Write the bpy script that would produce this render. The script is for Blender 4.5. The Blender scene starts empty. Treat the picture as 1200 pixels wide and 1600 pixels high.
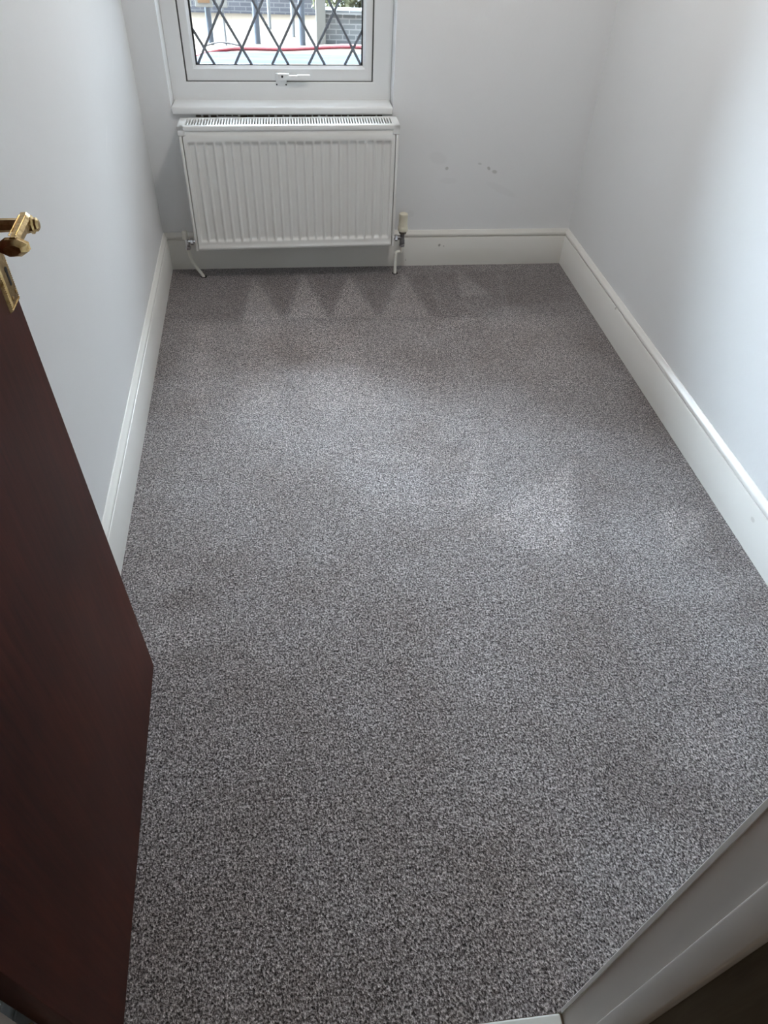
import bpy, bmesh, math, random
import numpy as np
from mathutils import Vector, Matrix, noise
random.seed(7)
PI = math.pi
scene = bpy.context.scene
C = scene.collection

# ------------------------------------------------------------------ camera, sky, exposure
FPX = 1084.434
RT = Vector((0.9932269, -0.1105402, 0.0357949)); UP = Vector((0.0502629, 0.6865131, 0.7253781)); FW = Vector((0.1047571, 0.7186659, -0.6874193))
cam_data = bpy.data.cameras.new('camera'); cam = bpy.data.objects.new('camera', cam_data); C.objects.link(cam)
cam_data.sensor_fit = 'VERTICAL'; cam_data.sensor_height = 36.0; cam_data.sensor_width = 27.0
cam_data.lens = 36.0 * FPX / 1600.0
cam_data.clip_start = 0.02; cam_data.clip_end = 500
cam.matrix_world = Matrix(((RT.x, UP.x, -FW.x, 0), (RT.y, UP.y, -FW.y, 0), (RT.z, UP.z, -FW.z, 1.5), (0, 0, 0, 1)))
scene.camera = cam

SKY_DIM = 1.0                                        # overcast dome
SKY_GLOWS = (((-.42, .50, 1.15), 68.0), ((-.55, .80, .45), 36.0), ((-.85, .45, .9), 29.0), ((.80, .40, .50), 8.0))   # bright hazy parts of the sky seen from the window
HALL_W, ROOM_W = 3.0, 12.0  # strengths of the unseen fill lamps in hall and room
ROOM_P = (.50, 2.35)
world = bpy.data.worlds.new('sky'); scene.world = world; world.use_nodes = True
wn = world.node_tree; bg = wn.nodes['Background']
tc = wn.nodes.new('ShaderNodeTexCoord'); acc = None
for gd, gs in SKY_GLOWS:
    dt = wn.nodes.new('ShaderNodeVectorMath'); dt.operation = 'DOT_PRODUCT'; dt.inputs[1].default_value = Vector(gd).normalized()
    mr = wn.nodes.new('ShaderNodeMapRange'); mr.interpolation_type = 'SMOOTHSTEP'
    mr.inputs['From Min'].default_value = .55; mr.inputs['From Max'].default_value = 1.0; mr.inputs['To Min'].default_value = 0; mr.inputs['To Max'].default_value = gs
    wn.links.new(tc.outputs['Generated'], dt.inputs[0]); wn.links.new(dt.outputs['Value'], mr.inputs[0])
    ad = wn.nodes.new('ShaderNodeMath'); ad.operation = 'ADD'; wn.links.new(mr.outputs[0], ad.inputs[0])
    if acc is None: ad.inputs[1].default_value = SKY_DIM
    else: wn.links.new(acc.outputs[0], ad.inputs[1])
    acc = ad
wn.links.new(acc.outputs[0], bg.inputs[1])
bg.inputs[0].default_value = (.73, .875, 1.0, 1)
scene.view_settings.view_transform = 'Standard'; scene.view_settings.look = 'None'
scene.view_settings.exposure = 0.13; scene.view_settings.gamma = 1.0; scene.view_settings.use_curve_mapping = False
def fill_lamp_light(loc, energy=None, colour=None):  # disk light for an added fill lamp
    ld = bpy.data.lights.new('fill_lamp_bulb', 'AREA'); ld.shape = 'DISK'; ld.size = 0.24; ld.energy = energy or HALL_W; ld.color = colour or (1.0, 0.90, 0.78)
    lo = bpy.data.objects.new('fill_bulb', ld); C.objects.link(lo); lo.location = loc; return lo

# ------------------------------------------------------------------ helpers
def new_mat(name, color=(.8, .8, .8), rough=.5, metal=0.0, spec=.5, **kw):
    m = bpy.data.materials.new(name); m.use_nodes = True
    b = m.node_tree.nodes['Principled BSDF']
    b.inputs['Base Color'].default_value = (*color, 1); b.inputs['Roughness'].default_value = rough
    b.inputs['Metallic'].default_value = metal; b.inputs['Specular IOR Level'].default_value = spec
    for k, v in kw.items(): b.inputs[k.replace('_', ' ')].default_value = v
    return m
class NT:
    def __init__(s, m): s.t = m.node_tree; s.n = s.t.nodes; s.l = s.t.links; s.b = s.n['Principled BSDF']
    def node(s, kind, **kw):
        o = s.n.new('ShaderNode' + kind)
        for k, v in kw.items(): setattr(o, k, v)
        return o
    def link(s, a, b): s.l.new(a, b)
    def coords(s, space='Object'): return s.node('TexCoord').outputs[space]
    def noise(s, co, scale, detail=2, rough=.5):
        o = s.node('TexNoise'); o.inputs['Scale'].default_value = scale; o.inputs['Detail'].default_value = detail; o.inputs['Roughness'].default_value = rough
        s.link(co, o.inputs['Vector']); return o.outputs['Fac']
    def ramp(s, fac, stops):
        o = s.node('ValToRGB'); e = o.color_ramp.elements
        e[0].position, e[0].color = stops[0][0], (*stops[0][1], 1); e[1].position, e[1].color = stops[-1][0], (*stops[-1][1], 1)
        for p, c in stops[1:-1]: x = e.new(p); x.color = (*c, 1)
        s.link(fac, o.inputs[0]); return o.outputs[0]
    def math(s, op, a, b=None, clamp=False):
        o = s.node('Math', operation=op); o.use_clamp = clamp
        for i, v in enumerate((a, b)):
            if v is None: continue
            if isinstance(v, (int, float)): o.inputs[i].default_value = v
            else: s.link(v, o.inputs[i])
        return o.outputs[0]
    def mix(s, fac, a, b, mode='MIX'):
        o = s.node('Mix', data_type='RGBA', blend_type=mode)
        for i, v in ((0, fac), (6, a), (7, b)):
            if isinstance(v, (int, float)): o.inputs[i].default_value = v
            elif isinstance(v, tuple): o.inputs[i].default_value = (*v, 1)
            else: s.link(v, o.inputs[i])
        return o.outputs[2]
    def bump(s, h, strength, dist):
        o = s.node('Bump'); o.inputs['Strength'].default_value = strength; o.inputs['Distance'].default_value = dist
        s.link(h, o.inputs['Height']); s.link(o.outputs[0], s.b.inputs['Normal']); return o
    def mark(s, co, centre, rad, rot=(0, 0, 0), soft=3.0):
        """soft elliptical mark at a place on the surface: 1 in the middle, 0 outside"""
        mp = s.node('Mapping'); mp.vector_type = 'TEXTURE'
        mp.inputs['Location'].default_value = centre; mp.inputs['Rotation'].default_value = rot; mp.inputs['Scale'].default_value = rad
        s.link(co, mp.inputs['Vector']); ln = s.node('VectorMath', operation='LENGTH'); s.link(mp.outputs[0], ln.inputs[0])
        return s.math('MULTIPLY', s.math('SUBTRACT', 1.0, ln.outputs['Value']), soft, clamp=True)

def add_box(bm, lo, hi, bev=0.0, seg=2):
    r = bmesh.ops.create_cube(bm, size=1.0); vs = r['verts']
    for v in vs:
        v.co = Vector([(lo[i] + hi[i]) / 2 + v.co[i] * (hi[i] - lo[i]) for i in range(3)])
    if bev > 0:
        es = list({e for v in vs for e in v.link_edges})
        bmesh.ops.bevel(bm, geom=es, offset=bev, segments=seg, affect='EDGES', profile=.5)
def add_prism(bm, pts, z0, z1):
    """footprint polygon pts (counter-clockwise) raised from z0 to z1"""
    a = [bm.verts.new((x, y, z0)) for x, y in pts]; b = [bm.verts.new((x, y, z1)) for x, y in pts]
    n = len(pts); bm.faces.new(a[::-1]); bm.faces.new(b)
    for i in range(n): bm.faces.new((a[i], a[(i + 1) % n], b[(i + 1) % n], b[i]))
def add_sweep(bm, prof, p0, p1, out):
    """profile [(offset outwards, height)] swept straight from p0 to p1 (floor points); out = outward direction"""
    p0 = Vector((*p0, 0)); p1 = Vector((*p1, 0)); o = Vector((*out, 0)).normalized(); rows = []
    for p in (p0, p1): rows.append([bm.verts.new(p + o * a + Vector((0, 0, z))) for a, z in prof])
    n = len(prof)
    for i in range(n): bm.faces.new((rows[0][i], rows[0][(i + 1) % n], rows[1][(i + 1) % n], rows[1][i]))
    bm.faces.new(rows[0][::-1]); bm.faces.new(rows[1])
def add_tube(bm, pts, rad, n=12, cap=True):
    pts = [Vector(p) for p in pts]; rad = rad if isinstance(rad, (list, tuple)) else [rad] * len(pts); rings = []
    ref = None
    for i, p in enumerate(pts):
        d = (pts[min(i + 1, len(pts) - 1)] - pts[max(i - 1, 0)]).normalized()
        if ref is None: ref = Vector((0, 0, 1)) if abs(d.z) < .9 else Vector((1, 0, 0))
        u = d.cross(ref).normalized(); v = u.cross(d).normalized(); ref = v
        rings.append([bm.verts.new(p + (u * math.cos(2 * PI * k / n) + v * math.sin(2 * PI * k / n)) * rad[i]) for k in range(n)])
    for a, b in zip(rings, rings[1:]):
        for k in range(n): bm.faces.new((a[k], a[(k + 1) % n], b[(k + 1) % n], b[k]))
    if cap: bm.faces.new(rings[0][::-1]); bm.faces.new(rings[-1])
def add_lathe(bm, prof, origin, axis='z', n=24, rot0=0.0):
    """profile [(radius, distance along axis)]"""
    o = Vector(origin); rings = []
    for r, h in prof:
        ring = []
        for k in range(n):
            a = rot0 + 2 * PI * k / n; c, s_ = r * math.cos(a), r * math.sin(a)
            v = {'z': (c, s_, h), 'x': (h, c, s_), 'y': (s_, h, c)}[axis]
            ring.append(bm.verts.new(o + Vector(v)))
        rings.append(ring)
    for a, b in zip(rings, rings[1:]):
        for k in range(n): bm.faces.new((a[k], a[(k + 1) % n], b[(k + 1) % n], b[k]))
    bm.faces.new(rings[0][::-1]); bm.faces.new(rings[-1])
def smooth_path(pts, n=8):
    pts = [Vector(p) for p in pts]; out = []
    for i in range(len(pts) - 1):
        p0 = pts[max(i - 1, 0)]; p1 = pts[i]; p2 = pts[i + 1]; p3 = pts[min(i + 2, len(pts) - 1)]
        for k in range(n):
            t = k / n
            out.append(.5 * ((2 * p1) + (p2 - p0) * t + (2 * p0 - 5 * p1 + 4 * p2 - p3) * t * t + (3 * p1 - p0 - 3 * p2 + p3) * t ** 3))
    out.append(pts[-1]); return out

def world_loc(o):
    v = Vector((0, 0, 0))
    while o is not None: v += Vector(o.location); o = o.parent
    return v
def obj(name, bm, mat, parent=None, smooth=None, origin=None, skew=False):
    """link a bmesh drawn in world coordinates as ONE object; skew = the back wall's slight turn"""
    if skew:
        for v in bm.verts: v.co.y += AB * (v.co.x - XL)
    bmesh.ops.recalc_face_normals(bm, faces=bm.faces)
    if origin is None:
        xs = [v.co for v in bm.verts]
        lo = [min(v[i] for v in xs) for i in range(3)]; hi = [max(v[i] for v in xs) for i in range(3)]
        origin = Vector(((lo[0] + hi[0]) / 2, (lo[1] + hi[1]) / 2, lo[2]))
    origin = Vector(origin)
    for v in bm.verts: v.co -= origin
    me = bpy.data.meshes.new(name); bm.to_mesh(me); bm.free()
    for m in (mat if isinstance(mat, (list, tuple)) else [mat]): me.materials.append(m)
    if smooth is not None:
        for p in me.polygons: p.use_smooth = True
        me.set_sharp_from_angle(angle=math.radians(smooth))
    o = bpy.data.objects.new(name, me); C.objects.link(o)
    if parent is not None:
        o.parent = parent; o.location = origin - world_loc(parent)
    else: o.location = origin
    return o
def tag(o, label=None, cat=None, group=None, kind=None):
    if label: o['label'] = label
    if cat: o['category'] = cat
    if group: o['group'] = group
    if kind: o['kind'] = kind
    return o
def thing(name, loc, label, cat, group=None, kind=None):
    o = bpy.data.objects.new(name, None); o.empty_display_size = .1; C.objects.link(o); o.location = loc
    return tag(o, label, cat, group, kind)

# ------------------------------------------------------------------ the room's measures (metres)
XL, XR, YB, AB = -0.606, 1.338, 3.344, 0.0075       # skirting faces left and right, back skirting face, back wall turn
AL, AR = 0.0332, -0.0151                            # side walls are not quite parallel
WO = 0.017                                          # skirting thickness
YN = 0.243                                          # room face of the near wall
CEIL = 2.42
def xl(y): return XL + AL * (YB - y)
def xr(y): return XR + AR * (YR - y)
YR = YB + AB * (XR - XL)
def ybk(x): return YB + AB * (x - XL)
JL, JR = -0.408, 0.404                              # door opening between the linings
HY0, HY1 = 0.113, -1.25                             # hall: face of the near wall on the hall side, hall's far wall

# ------------------------------------------------------------------ materials
def wall_paint(name, col, marks=(), bump=.12):
    m = new_mat(name, col, .55, spec=.3); t = NT(m); co = t.coords()
    n = t.noise(co, 9, 3); n2 = t.noise(co, 2.2, 2)
    base = t.mix(t.math('MULTIPLY', n, .5), tuple(c * 1.0 for c in col), tuple(c * .965 for c in col))
    for (c, r, rot, mc, amt) in marks:
        k = t.mark(co, c, r, rot); base = t.mix(t.math('MULTIPLY', k, amt), base, mc)
    t.link(base, t.b.inputs['Base Color'])
    h = t.math('ADD', t.noise(co, 55, 4, .6), t.math('MULTIPLY', t.noise(co, 6, 2), 1.5))
    t.bump(h, bump, .004); return m
WALL = (.87, .88, .885)
GLOSS = (.87, .86, .825)
def gloss_paint(name, col=GLOSS, marks=(), rough=.28):
    m = new_mat(name, col, rough, spec=.5); t = NT(m); co = t.coords()
    base = t.mix(t.math('MULTIPLY', t.noise(co, 5, 3), .6), col, tuple(c * .94 for c in col))
    for (c, r, rot, mc, amt) in marks:
        base = t.mix(t.math('MULTIPLY', t.mark(co, c, r, rot), amt), base, mc)
    t.link(base, t.b.inputs['Base Color']); t.bump(t.noise(co, 30, 2), .08, .002); return m
M_gloss = gloss_paint('gloss_paint'); M_frame_paint = gloss_paint('door_frame_paint', (.70, .65, .605), rough=.4)
M_upvc = new_mat('white_upvc', (.84, .85, .85), .3)
M_rad = new_mat('radiator_enamel', (.80, .795, .765), .35)
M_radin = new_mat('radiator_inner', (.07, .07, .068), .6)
M_brass = new_mat('aged_brass', (.62, .44, .20), .26, 1.0)
_t = NT(M_brass); _t.link(_t.ramp(_t.noise(_t.coords(), 120, 3), [(.35, (.42, .27, .10)), (.6, (.68, .50, .25))]), _t.b.inputs['Base Color'])
M_chrome = new_mat('chrome', (.62, .62, .64), .18, 1.0)
M_cream = new_mat('cream_plastic', (.72, .68, .55), .45)
M_pipe = new_mat('painted_pipe', (.78, .77, .70), .35)
M_black = new_mat('dark_hole', (.01, .01, .01), .8)
M_lead = new_mat('lead_strip', (.20, .225, .26), .5, .3)
M_gasket = new_mat('black_gasket', (.02, .02, .022), .6)
M_trans = new_mat('clear_glass'); _t = NT(M_trans)
_g = _t.node('BsdfGlossy'); _g.inputs['Roughness'].default_value = .02; _tr = _t.node('BsdfTransparent'); _fr = _t.node('Fresnel'); _fr.inputs['IOR'].default_value = 1.45
_mx = _t.node('MixShader'); _t.link(_fr.outputs[0], _mx.inputs[0]); _t.link(_tr.outputs[0], _mx.inputs[1]); _t.link(_g.outputs[0], _mx.inputs[2])
_t.link(_mx.outputs[0], _t.n['Material Output'].inputs['Surface']); M_glass = M_trans

def wood(name, c0, c1, c2, rough=.35, axis=2):
    m = new_mat(name, c1, rough, spec=.12); t = NT(m); co = t.coords()
    mp = t.node('Mapping'); sc = [14, 14, 14]; sc[axis] = 1.1; mp.inputs['Scale'].default_value = sc; t.link(co, mp.inputs['Vector'])
    g = t.noise(mp.outputs[0], 5, 5, .65); g2 = t.noise(co, 2.2, 3, .55)
    fine = t.node('Mapping'); s2 = [160, 160, 160]; s2[axis] = 5; fine.inputs['Scale'].default_value = s2; t.link(co, fine.inputs['Vector'])
    f = t.noise(fine.outputs[0], 1, 2)
    k = t.math('ADD', t.math('ADD', t.math('MULTIPLY', g, .4), t.math('MULTIPLY', g2, .5)), t.math('MULTIPLY', f, .1))
    t.link(t.ramp(k, [(.36, c0), (.5, c1), (.64, c2)]), t.b.inputs['Base Color'])
    t.bump(f, .05, .001); return m, t, co
M_mahog, _t, _c = wood('mahogany_veneer', (.034, .0085, .0055), (.062, .015, .0095), (.10, .026, .016), .5)
M_dark, _t, _c = wood('dark_stained_wood', (.10, .082, .058), (.14, .116, .083), (.19, .16, .118), .5)

# carpet
M_carpet = new_mat('carpet', (.3, .28, .27), .95, spec=.1)
t = NT(M_carpet); co = t.coords('Object')
mp = t.node('Mapping'); mp.inputs['Scale'].default_value = (1, .8, 1); t.link(co, mp.inputs['Vector'])
n1 = t.noise(mp.outputs[0], 230, 2.0, .65); n2 = t.noise(co, 75, 2, .6)
vor = t.node('TexVoronoi'); vor.inputs['Scale'].default_value = 330; vor.inputs['Randomness'].default_value = 1; t.link(mp.outputs[0], vor.inputs['Vector'])
sc_ = t.node('SeparateColor'); t.link(vor.outputs['Color'], sc_.inputs[0])
g = t.math('ADD', t.math('ADD', t.math('MULTIPLY', n1, .70), t.math('MULTIPLY', n2, .16)), t.math('MULTIPLY', sc_.outputs[0], .14))
yarn = t.ramp(g, [(.36, (.027, .023, .0215)), (.45, (.128, .113, .108)), (.54, (.325, .296, .286)), (.64, (.64, .595, .58))])
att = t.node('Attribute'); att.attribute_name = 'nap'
patch = t.ramp(t.noise(co, 3.3, 3, .6), [(.30, (.86, .82, .80)), (.70, (1.12, 1.13, 1.15))])
yarn = t.mix(1.0, yarn, patch, 'MULTIPLY')
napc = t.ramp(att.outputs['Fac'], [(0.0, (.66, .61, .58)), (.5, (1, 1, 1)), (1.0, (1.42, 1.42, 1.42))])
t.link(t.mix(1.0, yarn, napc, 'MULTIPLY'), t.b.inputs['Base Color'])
t.b.inputs['Sheen Weight'].default_value = .45; t.b.inputs['Sheen Roughness'].default_value = .4; t.b.inputs['Sheen Tint'].default_value = (.85, .9, 1, 1)
t.bump(t.math('ADD', g, t.math('MULTIPLY', vor.outputs['Distance'], .5)), .9, .005)

# ------------------------------------------------------------------ setting: floor
POLYS = {
'T1': [(-0.218, 3.256), (-0.252, 2.827), (-0.082, 2.82)] ,
'T2': [(0.016, 3.262), (-0.065, 2.836), (0.118, 2.828)] ,
'T3': [(0.243, 3.255), (0.135, 2.839), (0.339, 2.819)] ,
'T4': [(0.512, 3.26), (0.35, 2.818), (0.576, 2.82)] ,
'S1': [(0.629, 3.228), (0.654, 3.227), (0.654, 2.896), (0.624, 2.897)] ,
'S2': [(0.78, 3.281), (0.812, 3.28), (0.893, 3.013), (0.762, 3.018)] ,
'S3': [(0.982, 3.245), (1.008, 3.244), (0.946, 2.835), (0.916, 2.836)] ,
'P1': [(0.55, 2.746), (0.832, 2.78), (0.769, 2.446), (0.484, 2.373)] ,
'P2': [(0.868, 2.899), (1.137, 2.826), (1.021, 2.25), (0.754, 2.335)] ,
'P3': [(0.908, 1.77), (0.774, 1.36), (0.679, 1.362), (0.574, 1.457), (0.462, 1.46)] ,
'P4': [(1.123, 1.533), (1.269, 1.492), (1.208, 1.409), (1.069, 1.305)] ,
'P5': [(0.623, 1.971), (0.637, 1.978), (0.549, 1.605), (0.508, 1.548), (0.481, 1.579)] ,
'P6': [(0.156, 1.869), (0.592, 1.826), (0.571, 1.779), (0.152, 1.827)] ,
'P7': [(0.154, 1.646), (0.533, 1.6), (0.517, 1.571), (0.151, 1.609)] ,
'P8': [(-0.252, 2.827), (-0.071, 2.819), (-0.111, 2.143), (-0.228, 2.15)] ,
'P9': [(-0.031, 2.705), (0.243, 2.692), (0.29, 2.119), (0.006, 2.136)] ,
'P10': [(0.889, 0.775), (0.992, 0.748), (0.937, 0.672), (0.792, 0.662)] ,
'P11': [(1.11, 1.218), (1.288, 1.217), (1.195, 1.151), (1.099, 1.112)] ,
'P12': [(-0.519, 1.409), (-0.328, 1.382), (-0.343, 1.346), (-0.439, 1.273)] ,
'P13': [(-0.467, 2.78), (-0.389, 2.833), (-0.355, 2.158), (-0.413, 2.161)] ,
'P14': [(-0.432, 1.217), (-0.28, 1.204), (-0.322, 1.103), (-0.417, 1.092)] ,
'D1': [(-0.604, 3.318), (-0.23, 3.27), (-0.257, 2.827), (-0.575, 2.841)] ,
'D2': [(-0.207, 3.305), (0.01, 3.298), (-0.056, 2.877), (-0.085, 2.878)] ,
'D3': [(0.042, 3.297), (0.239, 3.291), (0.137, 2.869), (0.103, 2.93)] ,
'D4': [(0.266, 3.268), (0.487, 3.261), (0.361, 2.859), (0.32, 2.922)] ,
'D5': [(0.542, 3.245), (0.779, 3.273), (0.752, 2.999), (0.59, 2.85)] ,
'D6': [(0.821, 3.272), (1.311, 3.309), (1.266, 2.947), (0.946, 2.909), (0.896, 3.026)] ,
'D7': [(1.124, 1.589), (1.279, 1.537), (1.301, 1.241), (1.192, 1.224), (1.219, 1.408), (1.279, 1.491)] ,
'D8': [(1.091, 1.309), (1.226, 1.38), (1.23, 1.221), (1.077, 1.233)] ,
'D9': [(-0.415, 1.076), (-0.271, 1.064), (-0.268, 1.031), (-0.409, 1.034)] ,
'D10': [(0.643, 0.715), (0.774, 0.656), (0.849, 0.619), (0.741, 0.544), (0.616, 0.597)] ,
'D11': [(0.895, 1.709), (0.806, 1.384), (0.886, 1.299), (0.987, 1.637)] ,
'D12': [(-0.441, 1.284), (-0.288, 1.33), (-0.281, 1.226), (-0.434, 1.228)] ,
'D13': [(1.11, 1.135), (1.289, 1.143), (1.241, 1.056), (1.107, 1.089)] ,
}
def poly_sdf(X, Y, P):
    P = np.array(P); n = len(P); d = np.full(X.shape, 1e9); ins = np.zeros(X.shape, bool)
    for i in range(n):
        a = P[i]; b = P[(i + 1) % n]; ex, ey = b - a; wx, wy = X - a[0], Y - a[1]
        tt = np.clip((wx * ex + wy * ey) / (ex * ex + ey * ey), 0, 1)
        d = np.minimum(d, np.hypot(wx - ex * tt, wy - ey * tt))
        c = (a[1] > Y) != (b[1] > Y)
        xi = a[0] + (Y - a[1]) / (ey if abs(ey) > 1e-9 else 1e-9) * ex
        ins ^= c & (X < xi)
    return np.where(ins, d, -d)
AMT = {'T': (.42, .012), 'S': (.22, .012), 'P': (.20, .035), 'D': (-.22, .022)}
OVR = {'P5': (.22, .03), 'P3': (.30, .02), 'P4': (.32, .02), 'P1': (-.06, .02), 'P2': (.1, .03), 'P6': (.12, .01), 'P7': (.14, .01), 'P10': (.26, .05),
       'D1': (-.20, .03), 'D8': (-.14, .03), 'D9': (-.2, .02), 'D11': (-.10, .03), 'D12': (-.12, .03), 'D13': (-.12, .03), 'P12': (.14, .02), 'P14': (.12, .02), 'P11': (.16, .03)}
def make_floor():
    NX, NY = 240, 390; ys0 = YN + .001
    u = np.linspace(0, 1, NX); v = np.linspace(0, 1, NY); U, V = np.meshgrid(u, v)
    yb_ = YB + AB * (U * (XR - XL)) + .004; Y = ys0 + (yb_ - ys0) * V
    X0 = XL + AL * (YB - Y) - .004; X1 = XR + AR * (YR - Y) + .004; X = X0 + (X1 - X0) * U
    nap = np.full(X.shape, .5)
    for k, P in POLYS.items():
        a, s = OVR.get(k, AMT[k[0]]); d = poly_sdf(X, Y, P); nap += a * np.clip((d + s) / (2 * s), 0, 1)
    nap += .27 * np.clip((Y - 1.7) / .7, 0, 1) * np.clip((2.83 - Y) / .08, 0, 1) * np.clip((X - X0 - .02) / .16, 0, 1) * np.clip((X1 - X - .02) / .22, 0, 1)   # lighter far floor, fading nearer and at the sides, up to the last pass
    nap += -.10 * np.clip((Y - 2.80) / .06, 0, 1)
    Z = np.zeros(X.shape)
    co = np.stack([X, Y, Z], -1).reshape(-1, 3)
    idx = np.arange(NX * NY).reshape(NY, NX)
    f = np.stack([idx[:-1, :-1], idx[:-1, 1:], idx[1:, 1:], idx[1:, :-1]], -1).reshape(-1, 4)
    me = bpy.data.meshes.new('floor'); me.from_pydata(co.tolist(), [], f.tolist())
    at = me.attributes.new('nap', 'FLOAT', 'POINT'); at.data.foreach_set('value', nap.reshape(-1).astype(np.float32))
    me.materials.append(M_carpet); o = bpy.data.objects.new('floor', me); C.objects.link(o)
    return tag(o, 'grey-brown speckled cut pile carpet with vacuum marks covering the room floor', 'carpet', kind='structure')
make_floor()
M_sub = new_mat('floor_boards', (.20, .15, .10), .7)
bm = bmesh.new(); add_box(bm, (-2.0, HY1 - .1, -.12), (2.4, YB + .18, -.006))
tag(obj('floor', bm, M_sub), 'bare boards under the carpet and across the hall', 'floor', kind='structure')
bm = bmesh.new(); add_box(bm, (JL + .002, .196, -.006), (JR - .006, .2425, .006), .003)
tag(obj('trim_1', bm, gloss_paint('threshold_paint', (.74, .74, .70))), 'narrow white threshold strip across the doorway at the carpet edge', 'threshold', kind='structure')

# ------------------------------------------------------------------ setting: walls and ceiling
T = .14
def struct(name, bm, mat, label, cat='wall', **kw):
    return tag(obj(name, bm, mat, **kw), label, cat, kind='structure')
zero = (0, 0, 0)
bm = bmesh.new(); yb2 = YB + .186
add_prism(bm, [(xl(YN) - WO, YN - .01), (xl(yb2) - WO, yb2), (xl(yb2) - WO - T, yb2), (xl(YN) - WO - T, YN - .01)][::-1], -.1, CEIL)
LM = [((-.62, 2.93, .93), (.003, .055, .0035), (.5, 0, 0)), ((-.6, 2.55, .80), (.003, .07, .0035), (.55, 0, 0)), ((-.6, 3.16, .83), (.003, .03, .003), (.5, 0, 0))]
def lmarks():
    out = []
    for (p, r, rot) in LM:
        out.append(((xl(p[1]) - WO, p[1], p[2]), (.02, r[1], r[2]), rot, (.93, .93, .93), .8))
    return out
struct('wall_left', bm, wall_paint('left_wall_paint', WALL, lmarks()), 'white painted wall on the left with thin raised streaks', origin=zero)
bm = bmesh.new()
add_prism(bm, [(xr(YN) + WO, YN - .01), (xr(YN) + WO + T, YN - .01), (xr(yb2) + WO + T, yb2), (xr(yb2) + WO, yb2)], -.1, CEIL)
struct('wall_right', bm, wall_paint('right_wall_paint', WALL), 'plain white painted wall on the right', origin=zero)
WX0, WX1, WZ0, WZ1 = -.498, .4435, .674, 1.80
YW = YB + WO; YO = YB + .186
bm = bmesh.new()
add_box(bm, (XL - .3, YW, -.9), (WX0, YO, CEIL)); add_box(bm, (WX1, YW, -.9), (XR + .3, YO, CEIL))
add_box(bm, (WX0, YW, -.9), (WX1, YO, WZ0)); add_box(bm, (WX0, YW, WZ1), (WX1, YO, CEIL))
bmesh.ops.remove_doubles(bm, verts=bm.verts, dist=1e-5)
dk = (.40, .40, .37); g2_ = (.66, .66, .655)
backm = [((.706, YW, .455), (.010, .03, .009), (0, 0, 0), dk, .55), ((.66, YW, .50), (.05, .05, .03), (0, .3, 0), g2_, .16),
         ((.905, YW, .455), (.012, .03, .008), (0, .8, 0), dk, .6), ((.935, YW, .44), (.016, .03, .010), (0, .2, 0), dk, .5), ((.86, YW, .475), (.012, .03, .006), (0, .2, 0), dk, .35),
         ((.72, YW, .40), (.05, .05, .015), (0, 0, 0), g2_, .14), ((.55, YW, .25), (.02, .05, .02), (0, 0, 0), g2_, .16), ((.98, YW, .36), (.1, .05, .02), (0, .4, 0), g2_, .14)]
struct('wall_back', bm, wall_paint('back_wall_paint', (.86, .87, .875), backm), 'white painted wall with the window opening and faint grey scuffs', skew=True, origin=zero)
bm = bmesh.new()
add_box(bm, (JR + .03, HY0, -.1), (XR + .35, YN, CEIL)); add_box(bm, (XL - .3, HY0, -.1), (JL - .03, YN, CEIL)); add_box(bm, (JL - .03, HY0, 2.05), (JR + .03, YN, CEIL))
struct('wall_near', bm, wall_paint('near_wall_paint', WALL), 'white wall holding the doorway', origin=zero)
bm = bmesh.new(); add_box(bm, (-2.1, HY1 - .14, CEIL), (2.5, YB + .22, CEIL + .15))
struct('ceiling', bm, wall_paint('ceiling_paint', (.84, .84, .83)), 'flat white ceiling over room and hall', 'ceiling', origin=zero)
M_hall = wall_paint('hall_paint', (.62, .57, .50))
for nm, lo, hi, lb in (('wall_hall_back', (-1.5, HY1 - .12, -.1), (1.9, HY1, CEIL), 'hall wall behind the viewer'),
                       ('wall_hall_left', (-1.5, HY1, -.1), (-1.38, HY0, CEIL), 'end wall of the hall on the left'),
                       ('wall_hall_right', (1.78, HY1, -.1), (1.9, HY0, CEIL), 'end wall of the hall on the right')):
    bm = bmesh.new(); add_box(bm, lo, hi); struct(nm, bm, M_hall, lb, origin=zero)
bm = bmesh.new(); add_box(bm, (-1.5, HY0, -.1), (XL - .3, HY0 + .1, CEIL)); struct('wall_hall_front', bm, M_hall, 'hall wall beside the room, left', origin=zero)
bm = bmesh.new(); add_box(bm, (XR + .35, HY0, -.1), (1.9, HY0 + .1, CEIL)); struct('wall_hall_front', bm, M_hall, 'hall wall beside the room, right', origin=zero)

# skirting boards
PROF = [(0, -.004), (WO, -.004), (WO, .137), (WO - .0025, .141), (WO - .0065, .1425), (WO - .0025, .1445), (WO - .001, .149), (WO - .001, .156), (WO - .004, .161), (WO - .0085, .1645), (WO - .011, .170), (WO - .014, .173), (0, .173)]
bdk = (.22, .21, .18)
bm = bmesh.new(); add_sweep(bm, PROF, (xl(YN) - WO, YN), (xl(YB + WO) - WO, YB + WO), (1, AL))
struct('baseboard_left', bm, M_gloss, 'cream white moulded skirting board along the left wall', 'skirting board', origin=zero, smooth=35)
bm = bmesh.new(); add_sweep(bm, PROF, (xr(YN) + WO, YN), (xr(YR + WO) + WO, YR + WO), (-1, 0))
struct('baseboard_right', bm, gloss_paint('right_skirting_paint', GLOSS, [((xr(1.35), 1.35, .10), (.02, .012, .008), zero, (.62, .60, .56), .6), ((xr(2.6), 2.6, .138), (.02, .008, .006), zero, (.4, .38, .34), .6), ((xr(1.12), 1.12, .06), (.02, .01, .006), zero, (.6, .58, .54), .5)]),
       'cream white moulded skirting board along the right wall', 'skirting board', origin=zero, smooth=35)
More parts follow.
